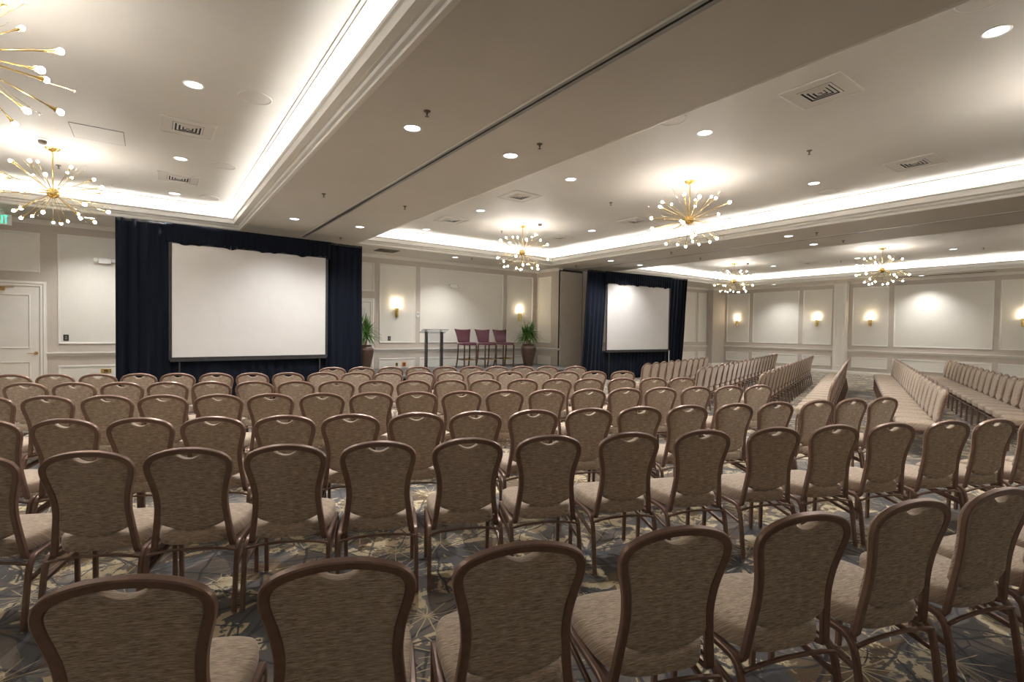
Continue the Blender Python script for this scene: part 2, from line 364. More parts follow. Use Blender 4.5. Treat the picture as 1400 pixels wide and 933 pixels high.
panel('RET', 13.237, 13.93, ZB, ZT); panel('RET', 13.237, 13.93, *LO)
for a, b_ in ((13.65, 12.534), (12.36, 10.33), (10.155, 9.03), (8.29, 7.09), (6.92, 4.168), (4.018, 2.9), (2.75, .0), (-.2, -3.9)): panel('R', a, b_, ZB, ZT); panel('R', a, b_, *LO)
panel('R', 8.49, 8.807, .3, HS-.12, 22.36)

# doors
def door(n, x0, x1, handle_right=True):
    top = 2.31
    bm = B(); pr = [(0, .02), (.02, .035), (.05, .03), (.07, .045), (.11, .035), (.115, 0)]
    rings = []
    for i, o in pr: rings.append([(x0-i, YF-o, 0.002), (x0-i, YF-o, top+i), (x1+i, YF-o, top+i), (x1+i, YF-o, 0.002)])
    loft(bm, rings, False, False, closed=False)
    d = struct('door_%d' % n, bm, 'trim')
    bm = B(); box(bm, x0+.004, x1-.004, YF-.018, YF-.0005, .01, top-.004); lf = obj('door_leaf', bm, 'trim', d)
    for z0, z1 in ((.22, .79), (1.055, 2.155)):
        bm = B(); a0, a1 = x0+.13, x1-.13
        loft(bm, [[(a0+i, YF-.0175-o, z0+i), (a1-i, YF-.0175-o, z0+i), (a1-i, YF-.0175-o, z1-i), (a0+i, YF-.0175-o, z1-i)] for i, o in ((0, 0), (0, .010), (.015, .014), (.03, .004), (.031, 0))], False, True)
        obj('molded_panel', bm, 'trim', lf)
    hx = x1-.05
    bm = B(); b0 = Vector((hx, YF-.018, .957)); rod(bm, b0, b0+Vector((0, -.012, 0)), .032, seg=16); rod(bm, b0, b0+Vector((0, -.06, 0)), .011); rod(bm, b0+Vector((.008, -.055, 0)), b0+Vector((-.125, -.055, -.003)), .010, .007)
    obj('door_handle', bm, 'brass', d, True)
    bm = B(); box(bm, x0+.3, x0+.62, YF-.07, YF-.018, top-.09, top-.03, .006); rod(bm, (x0+.35, YF-.05, top-.03), (x0+.75, YF-.035, top-.012), .008); obj('door_closer', bm, 'brass', d)
    return d
door(1, -2.99, -1.875); door(2, 4.02, 5.075)
bm = B(); sphere(bm, (-2.47, YF-.02, 1.58), .012); tag(obj('door_viewer', bm, 'brass'), 'tiny brass peephole in the left wall door leaf', 'peephole')
bm = B(); box(bm, -3.15, -1.72, YF-.9, YF-.03, 0.0005, .006); struct('trim_60', bm, 'floorwood')

# ================================================================== PARTITION in its pocket
t = thing('folding_partition', 'stacked beige fabric folding partition in its black edged wall pocket', 'partition', (11.7, 12.82, 0))
bm = B(); box(bm, -.50, .49, -.03, .015, .03, 3.575, .004); obj('panel', bm, 'partition', t)
bm = B(); loft(bm, [[(-.535, y, 0.002), (.555, y, 0.002), (.555, y, 3.60), (.54, y, 3.635), (.50, y, 3.655), (-.45, y, 3.655), (-.50, y, 3.635), (-.535, y, 3.58)] for y in (.038, .018)]); obj('pocket_edge', bm, 'dark', t)

# ================================================================== STAGE
t = thing('stage_platform', 'low grey portable stage with black pleated skirt along the front wall', 'stage', (7.55, 12.7, 0))
bm = B(); box(bm, -3.3, 3.4, -1.25, 1.28, .35, .40, .004); obj('deck', bm, 'deck', t)
def pleats(bm, x0, x1, z0, z1, y=0.0, amp=.03, per=.16, nz=8, shear=0.0, zref=3.5, seed=1, gather=0.0):
    rd = random.Random(seed); n = int((x1-x0)/per*8); ph = [rd.uniform(-.5, .5) for _ in range(400)]; rows = []
    for k in range(nz+1):
        z = z0+(z1-z0)*k/nz; f = k/nz; r = []
        for i in range(n+1):
            x = x0+(x1-x0)*i/n; a = 2*PI*(x-x0)/per+1.2*math.sin(x*2.3+seed)+.35*math.sin(3.0*f+x*5)
            am = amp*(0.75+.45*math.sin(x*3.1+seed*2))*(1-gather*f)
            r.append((x-shear*(zref-z), y+am*math.sin(a)+.3*am*math.sin(2.3*a+seed)+.008*math.sin(9*f+x*7), z))
        rows.append(r)
    vr = [ring(bm, r) for r in rows]
    for a, b_ in zip(vr, vr[1:]):
        for i in range(n): bm.faces.new((a[i], a[i+1], b_[i+1], b_[i]))
bm = B(); pleats(bm, -3.3, 3.4, .01, .352, -1.29, .012, .09, 3, seed=3); obj('skirt', bm, 'velvet', t, True)
bm = B(); box(bm, -3.28, 3.38, -1.22, -1.17, 0, .35); box(bm, -3.28, 3.38, 1.2, 1.25, 0, .35); box(bm, 3.33, 3.38, -1.2, 1.2, 0, .35); obj('support_frame', bm, 'black', t)

# ================================================================== DRAPED SCREENS
def draped_screen(P0, P1, W, sx0, sx1, sz0, sz1, shear, lab1, lab2, seed):
    rz = math.atan2(P1[1]-P0[1], P1[0]-P0[0])
    d = thing('pipe_and_drape', lab1, 'drape', (P0[0], P0[1], 0), rz)
    b = .045
    for nm, a0, a1, z0, z1, y, am, s in (('side_drape', 0, sx0-b+.03, .02, 3.5, 0.03, .05, seed), ('side_drape', sx1+b-.03, W, .02, 3.5, 0.03, .05, seed+1),
                                         ('lower_skirt', sx0-b-.01, sx1+b+.01, .02, sz0-b+.01, .05, .02, seed+2)):
        bm = B(); pleats(bm, a0, a1, z0, z1, y, am, .17, 12, shear, 3.5, s, .35)
        o = obj(nm, bm, 'velvet', d, True); m = o.modifiers.new('s', 'SOLIDIFY'); m.thickness = .006
    bm = B(); pleats(bm, sx0-.12, sx1+.12, sz1-.0, 3.5, -.03, .018, .11, 6, shear, 3.5, seed+3, .75)
    for v in bm.verts:                                     # gathered, uneven lower hem
        if v.co.z < sz1+.01: v.co.z += .02*math.sin(v.co.x*9+seed)+.012*math.sin(v.co.x*23)-.0
    o = obj('valance', bm, 'velvet', d, True); m = o.modifiers.new('s', 'SOLIDIFY'); m.thickness = .006
    bm = B(); rod(bm, (0.02, .02, 3.47), (W-.02, .02, 3.47), .02)
    for x in (.05, W-.05): rod(bm, (x-shear*3.4, .10, .0), (x, .10, 3.47), .022)
    obj('pipe_frame', bm, 'black', d, True)
    s = thing('projection_screen', lab2, 'screen', (P0[0], P0[1], 0), rz)
    bm = B(); box(bm, sx0, sx1, -.012, -.004, sz0, sz1); obj('screen_surface', bm, 'screen', s)
    bm = B(); o = .05
    for q in ((sx0-o, sx0, sz0-o, sz1+o), (sx1, sx1+o, sz0-o, sz1+o), (sx0, sx1, sz1, sz1+o), (sx0, sx1, sz0-o, sz0)): box(bm, q[0], q[1], -.02, .0, q[2], q[3])
    box(bm, sx0-.03, sx1+.03, -.03, .01, sz0-.085, sz0-.05, .004)
    for x in (sx0+.12, sx1-.12): rod(bm, (x, .0, .02), (x, .0, sz0-.05), .015); box(bm, x-.03, x+.03, -.25, .25, .0, .025)
    obj('screen_frame', bm, 'black', s)
draped_screen((-.527, 11.474), (4.06, 11.74), 4.593, .84, 3.723, .955, 3.13, 0.0,
  'navy velour drape surround left of the stage, wider in view', 'large blank white projection screen in the drapes left of the stage', 1)
draped_screen((11.1, 11.37), (15.77, 11.08), 4.68, .80, 3.70, .97, 3.11, .055,
  'navy velour drape surround right of the stage beside the partition', 'blank white projection screen in the drapes right of the stage', 11)
bm = B(); rod(bm, (0, 0, 0), (0, 0, .93), .012); rod(bm, (0, 0, 0), (0, 0, .03), .12, .03, 16); tag(obj('cable_post', bm, 'plastic', loc=(14.75, 11.05, 0)), 'thin white upright pole below the right screen corner', 'pole')

# ================================================================== STAGE FURNITURE
t = thing('lectern', 'clear acrylic lectern with two dark uprights on the stage', 'lectern', (6.36, 12.55, .4), math.radians(-14))
for x in (-.215, .215):
    bm = B(); box(bm, x-.022, x+.022, -.115, .115, .012, 1.09, .004); obj('upright', bm, 'black', t)
bm = B(); box(bm, -.32, .32, -.2, .2, 0, .012, .003); obj('base_plate', bm, 'acrylic', t)
bm = B(); box(bm, -.193, .193, -.005, .005, .1, 1.05); obj('front_panel', bm, 'acrylic', t)
bm = B(); loft(bm, [[(x, -.22, z0), (x, .22, z0-.1), (x, .22, z0-.088), (x, -.22, z0+.012)] for x, z0 in ((-.36, 1.15), (.36, 1.15))]); box(bm, -.36, .36, .205, .22, 1.05, 1.09); obj('reading_top', bm, 'acrylic', t)

def make_stool():
    t = thing('bar_stool', '', 'bar stool', (0, 0, 0), 0, 'bar stools on the stage')
    bm = B(); R = []
    for z, i in ((.70, .02), (.71, .0), (.755, .0), (.775, .015), (.785, .06)):
        R.append([((.235-i)*math.copysign(abs(math.cos(a))**.35, math.cos(a)), (.23-i)*math.copysign(abs(math.sin(a))**.35, math.sin(a)), z) for a in [2*PI*(k+.5)/32 for k in range(32)]])
    loft(bm, R); obj('seat', bm, 'leather', t, True)
    bm = B(); R = []                                   # back flares towards its top, scooped top edge
    N = 9
    for y0, s in ((-.035, .92), (-.03, 1.0), (.015, 1.0), (.028, .93)):
        r = []
        def hw(z): return .195+.075*((z-.78)/.4)**1.6
        pts = [(hw(.78+.40*k/8), .78+.40*k/8) for k in range(9)]
        top = [(hw(1.18)*(1-2*k/8), 1.18-.022*math.sin(PI*k/8)) for k in range(1, 8)]
        out = [(x, z) for x, z in pts]+top+[(-x, z) for x, z in reversed(pts)]
        for x, z in out: r.append((x*s, -.21+y0-.10*((z-.75)/.43), .98+(z-.98)*(s if s < 1 else 1)))
        R.append(r)
    loft(bm, R); bmesh.ops.triangulate(bm, faces=[f for f in bm.faces if len(f.verts) > 4]); obj('backrest', bm, 'leather', t, True)
    for sx in (-1, 1):
        bm = B(); sweep(bm, [(sx*.20, .19, 0), (sx*.203, .195, .70)], .036, .036, rnd=.2); obj('leg', bm, 'wood', t)
        bm = B(); sweep(bm, catmull([(sx*.215, -.31, 0), (sx*.203, -.24, .28), (sx*.198, -.205, .72)], 5), .034, .034, rnd=.2); obj('leg', bm, 'wood', t)
    bm = B(); box(bm, -.19, .19, .18, .21, .25, .275); obj('foot_rail', bm, 'brass', t)
    bm = B(); box(bm, -.19, .19, -.25, -.232, .25, .275)
    for sx in (-1, 1): sweep(bm, [(sx*.20, .19, .262), (sx*.203, -.24, .262)], .02, .024, ref=(0, 0, 1))
    obj('stretcher', bm, 'wood', t)
    return t
st = make_stool(); st.location = (7.68, 12.96, .4); st.rotation_euler = (0, 0, math.radians(178)); st['label'] = 'burgundy leather bar stool on stage, left one, nearest the lectern'
dup(st, (8.42, 13.0, .4), math.radians(180), 'burgundy leather bar stool on stage, middle one of three')
dup(st, (9.11, 13.04, .4), math.radians(181), 'burgundy leather bar stool on stage, right one, nearest the potted plant')

def make_plant(loc, label, seed, rz=0):
    rd = random.Random(seed); t = thing('potted_plant', label, 'plant', loc, rz, 'potted plants on the stage')
    bm = B(); lathe(bm, [(.13, 0), (.14, .01), (.175, .15), (.235, .42), (.255, .56), (.245, .62), (.20, .66), (.185, .68), (.20, .70), (.205, .71), (.18, .712), (.165, .69), (.165, .66)], 28, cap1=False); obj('pot', bm, 'bronze', t, True)
    bm = B(); lathe(bm, [(.168, .655), (.10, .675), (.02, .68)], 20); obj('soil', bm, 'soil', t, True)
    heads = []
    bm = B()
    for k in range(5):
        a = 2*PI*k/5+rd.uniform(-.3, .3); r0 = .05; r1 = rd.uniform(.05, .16); h = rd.uniform(.95, 1.22)
        P = catmull([(r0*math.cos(a), r0*math.sin(a), .64), (r0*1.5*math.cos(a+.4), r0*1.5*math.sin(a+.4), .85), (r1*math.cos(a), r1*math.sin(a), h)], 5)
        sweep(bm, P, .028, .028, rnd=.9); heads.append(P[-1])
    obj('stem', bm, 'trunk', t, True)
    bm = B()
    for hd in heads:
        for k in range(75):
            az = rd.uniform(0, 2*PI); el = rd.uniform(-.6, 1.5); L = rd.uniform(.28, .46); wd = rd.uniform(.010, .017)
            b0 = hd+Vector((0, 0, rd.uniform(-.10, .07))); d = Vector((math.cos(az)*math.cos(el), math.sin(az)*math.cos(el), math.sin(el))); side = Vector((-math.sin(az), math.cos(az), 0))
            pv = None
            for q in range(6):
                f = q/5; p = b0+d*L*f+Vector((0, 0, -.16*f*f*math.cos(el)*L/.4)); ww = wd*(1-f)**.6*(.5+1.2*min(1, f*4)*.6)+.0006
                cur = (bm.verts.new(p-side*ww), bm.verts.new(p+Vector((0, 0, -.003))), bm.verts.new(p+side*ww))
                if pv: bm.faces.new((pv[0], pv[1], cur[1], cur[0])); bm.faces.new((pv[1], pv[2], cur[2], cur[1]))
                pv = cur
    obj('foliage', bm, 'leaf', t, True)
make_plant((10.06, 13.05, .4), 'spiky green plant in tall bronze pot right of the bar stools', 3)
make_plant((4.62, 13.2, .4), 'spiky green plant in bronze pot half hidden behind the left drapes', 5, 1.0)

CHAIRS={'M1': [(0.047, 1.861, -23.7), (0.528, 1.655, -22.6), (1.016, 1.458, -21.4), (1.524, 1.264, -20.3), (2.023, 1.085, -19.1), (2.538, 0.913, -18.0), (3.045, 0.753, -16.8), (3.558, 0.604, -15.7), (4.074, 0.464, -14.6)], 'M2': [(-0.638, 3.775, -23.3), (-0.165, 3.572, -23.2), (0.26, 3.39, -23.1), (0.705, 3.201, -23.0), (1.157, 3.01, -22.9), (1.635, 2.809, -22.7), (2.108, 2.612, -22.6), (2.6, 2.407, -22.5), (3.097, 2.202, -22.4), (3.62, 1.987, -22.3), (4.097, 1.793, -22.2), (4.58, 1.596, -22.0), (5.089, 1.391, -21.9), (5.542, 1.209, -21.8), (6.02, 1.018, -21.7), (6.499, 0.829, -21.6)], 'M3': [(-0.786, 4.988, -27.1), (-0.367, 4.778, -26.3), (0.047, 4.576, -25.6), (0.464, 4.379, -24.9), (0.896, 4.181, -24.2), (1.32, 3.994, -23.5), (1.764, 3.804, -22.8), (2.191, 3.628, -22.0), (2.631, 3.453, -21.3), (3.093, 3.277, -20.6), (3.539, 3.112, -19.8), (3.985, 2.955, -19.1), (4.465, 2.793, -18.3), (4.925, 2.644, -17.6), (5.432, 2.487, -16.8), (5.878, 2.356, -16.0), (6.335, 2.228, -15.3)], 'M4': [(-1.067, 6.515, -26.3), (-0.646, 6.309, -25.8), (-0.225, 6.108, -25.2), (0.193, 5.913, -24.7), (0.619, 5.719, -24.2), (1.041, 5.532, -23.7), (1.468, 5.347, -23.2), (1.898, 5.165, -22.7), (2.323, 4.99, -22.2), (2.751, 4.818, -21.7), (3.179, 4.65, -21.1), (3.626, 4.479, -20.6), (4.087, 4.308, -20.1), (4.52, 4.152, -19.6), (4.965, 3.996, -19.0), (5.424, 3.84, -18.5), (5.876, 3.691, -18.0), (6.316, 3.551, -17.5)], 'M5': [(-1.013, 7.766, -24.5), (-0.593, 7.575, -24.3), (-0.172, 7.385, -24.1), (0.25, 7.198, -23.9), (0.673, 7.011, -23.7), (1.096, 6.827, -23.5), (1.52, 6.643, -23.3), (1.944, 6.461, -23.1), (2.369, 6.281, -22.9), (2.795, 6.102, -22.7), (3.221, 5.925, -22.5), (3.648, 5.749, -22.3), (4.116, 5.559, -22.0), (4.557, 5.381, -21.8), (4.986, 5.21, -21.6), (5.45, 5.027, -21.4), (5.911, 4.847, -21.2), (6.342, 4.681, -21.0)], 'M6': [(-1.347, 9.055, -20.9), (-0.914, 8.888, -21.1), (-0.482, 8.721, -21.2), (-0.05, 8.553, -21.4), (0.381, 8.383, -21.5), (0.812, 8.212, -21.7), (1.242, 8.04, -21.8), (1.672, 7.867, -22.0), (2.101, 7.693, -22.1), (2.53, 7.518, -22.3), (2.958, 7.342, -22.4), (3.386, 7.164, -22.6), (3.814, 6.986, -22.7), (4.241, 6.806, -22.9), (4.667, 6.625, -23.0), (5.095, 6.443, -23.2), (5.532, 6.255, -23.4), (5.968, 6.066, -23.5), (6.427, 5.866, -23.7)], 'M7': [(2.471, 8.593, -16.7), (2.919, 8.455, -17.7), (3.364, 8.309, -18.7), (3.805, 8.155, -19.8), (4.244, 7.992, -20.8), (4.68, 7.822, -21.9), (5.112, 7.644, -22.9), (5.541, 7.458, -23.9), (5.967, 7.265, -25.0), (6.462, 7.028, -26.2)], 'A': [(8.309, 7.057, 16.6), (8.742, 7.186, 16.6), (9.175, 7.315, 16.6), (9.607, 7.444, 16.6), (10.04, 7.572, 16.6), (10.473, 7.701, 16.6), (10.905, 7.83, 16.6), (11.338, 7.959, 16.6), (11.771, 8.088, 16.6), (12.203, 8.217, 16.6)], 'B': [(8.381, 5.829, 18.0), (8.824, 5.972, 18.0), (9.267, 6.116, 18.0), (9.709, 6.259, 18.0), (10.152, 6.403, 18.0), (10.594, 6.546, 18.0), (11.037, 6.689, 18.0), (11.479, 6.833, 18.0), (11.922, 6.976, 18.0), (12.364, 7.119, 18.0), (12.807, 7.263, 18.0), (13.25, 7.406, 18.0), (13.692, 7.55, 18.0), (14.135, 7.693, 18.0), (14.577, 7.836, 18.0), (15.02, 7.98, 18.0), (15.462, 8.123, 18.0), (15.905, 8.267, 18.0), (16.347, 8.41, 18.0)], 'C': [(8.315, 4.614, 18.6), (8.761, 4.764, 18.6), (9.207, 4.914, 18.6), (9.653, 5.063, 18.6), (10.099, 5.213, 18.6), (10.545, 5.363, 18.6), (10.991, 5.513, 18.6), (11.437, 5.663, 18.6), (11.884, 5.812, 18.6), (12.33, 5.962, 18.6), (12.776, 6.112, 18.6), (13.222, 6.262, 18.6), (13.668, 6.411, 18.6), (14.114, 6.561, 18.6), (14.56, 6.711, 18.6), (15.006, 6.861, 18.6), (15.452, 7.011, 18.6), (15.899, 7.16, 18.6), (16.345, 7.31, 18.6)], 'D': [(8.162, 3.473, 19.2), (8.599, 3.625, 19.2), (9.036, 3.777, 19.2), (9.472, 3.929, 19.2), (9.909, 4.081, 19.2), (10.346, 4.233, 19.2), (10.783, 4.385, 19.2), (11.22, 4.537, 19.2), (11.657, 4.689, 19.2), (12.093, 4.841, 19.2), (12.53, 4.993, 19.2), (12.967, 5.145, 19.2), (13.404, 5.296, 19.2), (13.841, 5.448, 19.2), (14.278, 5.6, 19.2), (14.714, 5.752, 19.2), (15.151, 5.904, 19.2), (15.588, 6.056, 19.2), (16.025, 6.208, 19.2)], 'E': [(8.161, 2.196, 20.0), (8.603, 2.356, 20.0), (9.044, 2.517, 20.0), (9.485, 2.677, 20.0), (9.926, 2.838, 20.0), (10.367, 2.998, 20.0), (10.809, 3.158, 20.0), (11.25, 3.319, 20.0), (11.691, 3.479, 20.0), (12.132, 3.64, 20.0), (12.574, 3.8, 20.0), (13.015, 3.96, 20.0), (13.456, 4.121, 20.0), (13.897, 4.281, 20.0), (14.338, 4.442, 20.0), (14.78, 4.602, 20.0), (15.221, 4.763, 20.0), (15.662, 4.923, 20.0), (16.103, 5.083, 20.0), (16.544, 5.244, 20.0)], 'F': [(9.805, 1.441, 20.7), (10.255, 1.611, 20.7), (10.705, 1.782, 20.7), (11.155, 1.952, 20.7), (11.605, 2.122, 20.7), (12.056, 2.293, 20.7), (12.506, 2.463, 20.7), (12.956, 2.633, 20.7), (13.406, 2.803, 20.7), (13.856, 2.974, 20.7), (14.306, 3.144, 20.7), (14.756, 3.314, 20.7), (15.206, 3.484, 20.7), (15.656, 3.655, 20.7), (16.106, 3.825, 20.7), (16.556, 3.995, 20.7), (17.006, 4.165, 20.7), (17.456, 4.336, 20.7)]}

# ================================================================== CHAIRS
def make_chair():
    t = thing('banquet_chair', '', 'chair')
    yb = lambda z: -.183-.087*((z-.375)/.533)-.010*math.sin(PI*min(1, max(0, (z-.375)/.533)))*-1
    half = [(.191, .372), (.183, .43), (.1735, .50), (.1655, .57), (.1645, .62), (.170, .68), (.182, .735), (.1935, .780), (.1985, .812), (.195, .838), (.180, .861), (.155, .878), (.120, .8915), (.080, .901), (.040, .9065), (0, .908)]
    up_ = catmull([(x, 0, z) for x, z in half], 5); up_ = [(p.x, p.z) for p in up_]
    full = [(x, z) for x, z in up_]+[(-x, z) for x, z in reversed(up_[:-1])]
    # continuous back tube: seat rail, bend, upright, top arch and down again
    lead = lambda s: [(s*.196, .19, .352), (s*.196, .05, .352), (s*.195, -.10, .352), (s*.194, -.150, .353), (s*.192, -.176, .360)]
    path = lead(1)+[(x, yb(z), z) for x, z in full]+list(reversed(lead(-1)))
    bm = B(); sweep(bm, path, .032, .025, ref=(0, 0, 1), rnd=.35); bf = obj('back_frame', bm, 'frame', t, True)
    # upholstered back, rounded, with the grip notch in its top edge
    inn = []
    for x, z in full:
        if z < .494: continue
        k = .010 if z < .86 else .008
        cx, cz = 0, .70; L = math.hypot(x-cx, z-cz); q = 1-k/L
        x2, z2 = x*q, cz+(z-cz)*q
        if z2 > .84: z2 -= .040*max(0, 1-(x2/.066)**2)**.9
        inn.append((x2, z2))
    inn.sort(key=lambda p: 0)    # order kept: right bottom -> top -> left bottom
    bot = [(x, .449+.042*(x/.155)**2) for x in [-.150+.30*k/14 for k in range(15)]]
    out = inn+bot
    R = []
    def layer(s, dy, dz=0):
        r = []
        for x, z in out:
            X, Z = x*s, .69+(z-.69)*(1-(1-s)*.8); r.append((X, yb(Z)+dy, Z))
        R.append(r)
    layer(.80, -.010); layer(.93, -.009); layer(.985, -.004); layer(1.0, .004); layer(1.004, .014); layer(1.004, .022); layer(.985, .032); layer(.93, .038); layer(.78, .042)
    bm = B(); loft(bm, R); bmesh.ops.triangulate(bm, faces=[f for f in bm.faces if len(f.verts) > 4]); obj('backrest', bm, 'fabric', t, True)
    # seat cushion: rounded trapezium, crowned
    R = []
    def srow(z, i):
        r = []
        for k in range(40):
            a = 2*PI*(k+.5)/40; c, s = math.cos(a), math.sin(a)
            y = .017+(.222-i)*math.copysign(abs(s)**.42, s); hw = .172+(.045)*min(1, max(0, (y+.20)/.20))**.7
            r.append(((hw-i)*math.copysign(abs(c)**.42, c), y, z))
        R.append(r)
    for z, i in ((.372, .02), (.380, .004), (.400, 0), (.432, 0), (.446, .004), (.455, .016), (.463, .05), (.468, .10), (.470, .16)): srow(z, i)
    bm = B(); loft(bm, R); obj('seat', bm, 'fabric', t, True)
    for s in (-1, 1):
        bm = B(); sweep(bm, catmull([(s*.2215, -.248, .008), (s*.2210, -.222, .20), (s*.2200, -.203, .305), (s*.2195, -.182, .343), (s*.2185, -.145, .362), (s*.2175, -.02, .366)], 4), .024, .026, rnd=.35); lg = obj('leg', bm, 'frame', t, True)
        bm = B(); lathe(bm, [(.012, 0), (.015, .003), (.013, .014)], 10, (s*.2215, -.249, 0.0005)); obj('foot_glide', bm, 'glide', lg, True)
        bm = B(); sweep(bm, catmull([(s*.2130, .212, .008), (s*.2135, .208, .25), (s*.2150, .196, .338), (s*.2160, .16, .362), (s*.2175, -.02, .366)], 4), .024, .026, rnd=.35); lg = obj('leg', bm, 'frame', t, True)
        bm = B(); lathe(bm, [(.012, 0), (.015, .003), (.013, .014)], 10, (s*.2130, .212, 0.0005)); obj('foot_glide', bm, 'glide', lg, True)
        bm = B(); sweep(bm, [(s*.2195, -.215, .245), (s*.2135, .20, .315)], .018, .022, rnd=.35); obj('side_brace', bm, 'frame', t, True)
    bm = B(); sweep(bm, catmull([(-.2160, -.208, .334), (-.13, -.212, .351), (0, -.213, .357), (.13, -.212, .351), (.2160, -.208, .334)], 5), .016, .012, ref=(0, 0, 1)); obj('stretcher', bm, 'frame', t, True)
    bm = B(); sweep(bm, [(-.2130, .203, .315), (.2130, .203, .315)], .016, .02, ref=(0, 0, 1)); obj('stretcher', bm, 'frame', t, True)
    return t
ch0 = make_chair(); first = True
rj = random.Random(11)
MIDN = {1: 'nearest', 2: 'second nearest', 3: 'third nearest', 4: 'fourth nearest', 5: 'fifth nearest', 6: 'sixth nearest', 7: 'short front'}
RN = {'A': 'front', 'B': 'second', 'C': 'third', 'D': 'fourth', 'E': 'fifth', 'F': 'rearmost'}
for key, P in CHAIRS.items():
    for i, (x, y, a) in enumerate(P):
        if key[0] == 'M':
            r = int(key[1]); lab = 'taupe banquet chair, %s from left in the %s row of the middle block' % (ORD[i], MIDN[r]); grp = 'banquet chairs in the middle block'; skip = ('foot_glide',) if r > 4 else ()
            ja = rj.uniform(-1.0, 1.0)
        else:
            lab = 'taupe banquet chair, %s from the aisle in the %s row of the right block' % (ORD[i], RN[key]); grp = 'banquet chairs in the right block'; skip = ('foot_glide',); ja = rj.uniform(-.5, .5)
        rz = math.radians(a+ja)
        if first:
            ch0.location = (x, y, 0); ch0.rotation_euler = (0, 0, rz); ch0['label'] = lab; ch0['group'] = grp; first = False
        else: dup(ch0, (x, y, 0), rz, lab, grp, skip=skip)

# ================================================================== CHANDELIERS
def make_chandelier():
    t = thing('sputnik_chandelier', '', 'chandelier', (0, 0, 0), 0, 'brass sputnik chandeliers'); rd = random.Random(4)
    zh = 3.452-HT
    bm = B(); lathe(bm, [(.02, -.055), (.035, -.05), (.085, -.012), (.09, -.001), (.02, -.0005)], 24); obj('canopy', bm, 'brass', t, True)
    bm = B(); rod(bm, (0, 0, zh+.04), (0, 0, -.05), .009, seg=10); obj('stem', bm, 'brass', t, True)
    bm = B(); sphere(bm, (0, 0, zh), .075, seg=18); obj('hub', bm, 'brass', t, True)
    arm = B(); rod(arm, (.06, 0, 0), (.84, 0, 0), .0062, .0085); rod(arm, (.80, 0, 0), (.90, 0, 0), .007, .019, 12); rod(arm, (.90, 0, 0), (.915, 0, 0), .028, .029, 12)
    for k in range(4):
        a = 2*PI*k/4; rod(arm, (.905, .022*math.cos(a), .022*math.sin(a)), (.955, .038*math.cos(a), .038*math.sin(a)), .006, .003, 6)
    bulb = B(); sphere(bulb, (.955, 0, 0), .033, seg=14)
    cry = B(); rod(cry, (.06, 0, 0), (.93, 0, 0), .0022, .0022, 5)
    ball = B(); sphere(ball, (.945, 0, 0), .014, seg=10)
    a0 = obj('arm', arm, 'brass', t, True); b0 = obj('bulb', bulb, 'embulb', a0, True); c0 = obj('crystal_rod', cry, 'brass', t, True); d0 = obj('crystal', ball, 'crystal', c0, True)
    n = 0
    for el, cnt, L, off in ((60, 2, .46, .3), (37, 6, .55, .1), (14, 6, .66, .5), (-14, 6, .66, .15), (-37, 6, .56, .4), (-62, 3, .46, .8)):
        for k in range(cnt):
            for kind in (0, 1):
                if kind and el in (60, -62) : continue
                o, c = (a0, b0) if kind == 0 else (c0, d0)
                if not (n < 2 and ((kind == 0 and n == 0) or (kind == 1 and n == 1))) : pass
                az = 2*PI*(k+off+(.5 if kind else 0))/cnt; e = math.radians(el+rd.uniform(-5, 5)+(7 if kind else 0)); s = L/.955*(1+.06*rd.uniform(-1, 1)+(.08 if kind else 0))
                if kind == 0 and not a0.get('u'): oo, a0['u'] = a0, 1
                elif kind == 1 and not c0.get('u'): oo, c0['u'] = c0, 1
                else:
                    oo = o.copy(); COL.objects.link(oo); cc = c.copy(); COL.objects.link(cc); cc.parent = oo
                oo.parent = t; oo.location = (0, 0, zh); oo.rotation_euler = (0, -e, az)
                # arms differ in length, their sockets and bulbs do not
                oo.scale = (s, 1, 1)
                for q in oo.children: q.scale = (1, 1, 1)
    for o in list(t.children):
        if 'u' in o: del o['u']
        if o.name.split('.')[0] in ('arm', 'crystal_rod'):
            s = o.scale.x; o.scale = (s, s, s)
            for q in o.children: q.scale = (1, 1, 1)
    return t
CH = [((-1.156, 9.80), 'complete one left of the left screen, above the wall door'), ((-1.156, 5.13), 'one cut off by the left picture edge'),
      ((7.30, 9.77), 'one above the bar stools'), ((7.30, 5.12), 'large one right of centre, in the middle tray'), ((7.30, .47), 'one nearest the camera in the middle tray'),
      ((17.15, 10.10), 'one in the far right tray nearer the stage wall'), ((17.2, 5.58), 'one in the far right tray nearer the aisle chairs'), ((17.2, 1.0), 'unseen hindmost one added for light in the far right tray')]  # hindmost chandelier of the far right tray is unseen, added for its light
c0 = make_chandelier()
for i, ((x, y), s) in enumerate(CH):
    lab = 'brass sputnik chandelier, '+s
    if i == 0: c0.location = (x, y, HT); c0['label'] = lab
    else: dup(c0, (x, y, HT), 1.33 if i == 1 else i*.8, lab, 'brass sputnik chandeliers')

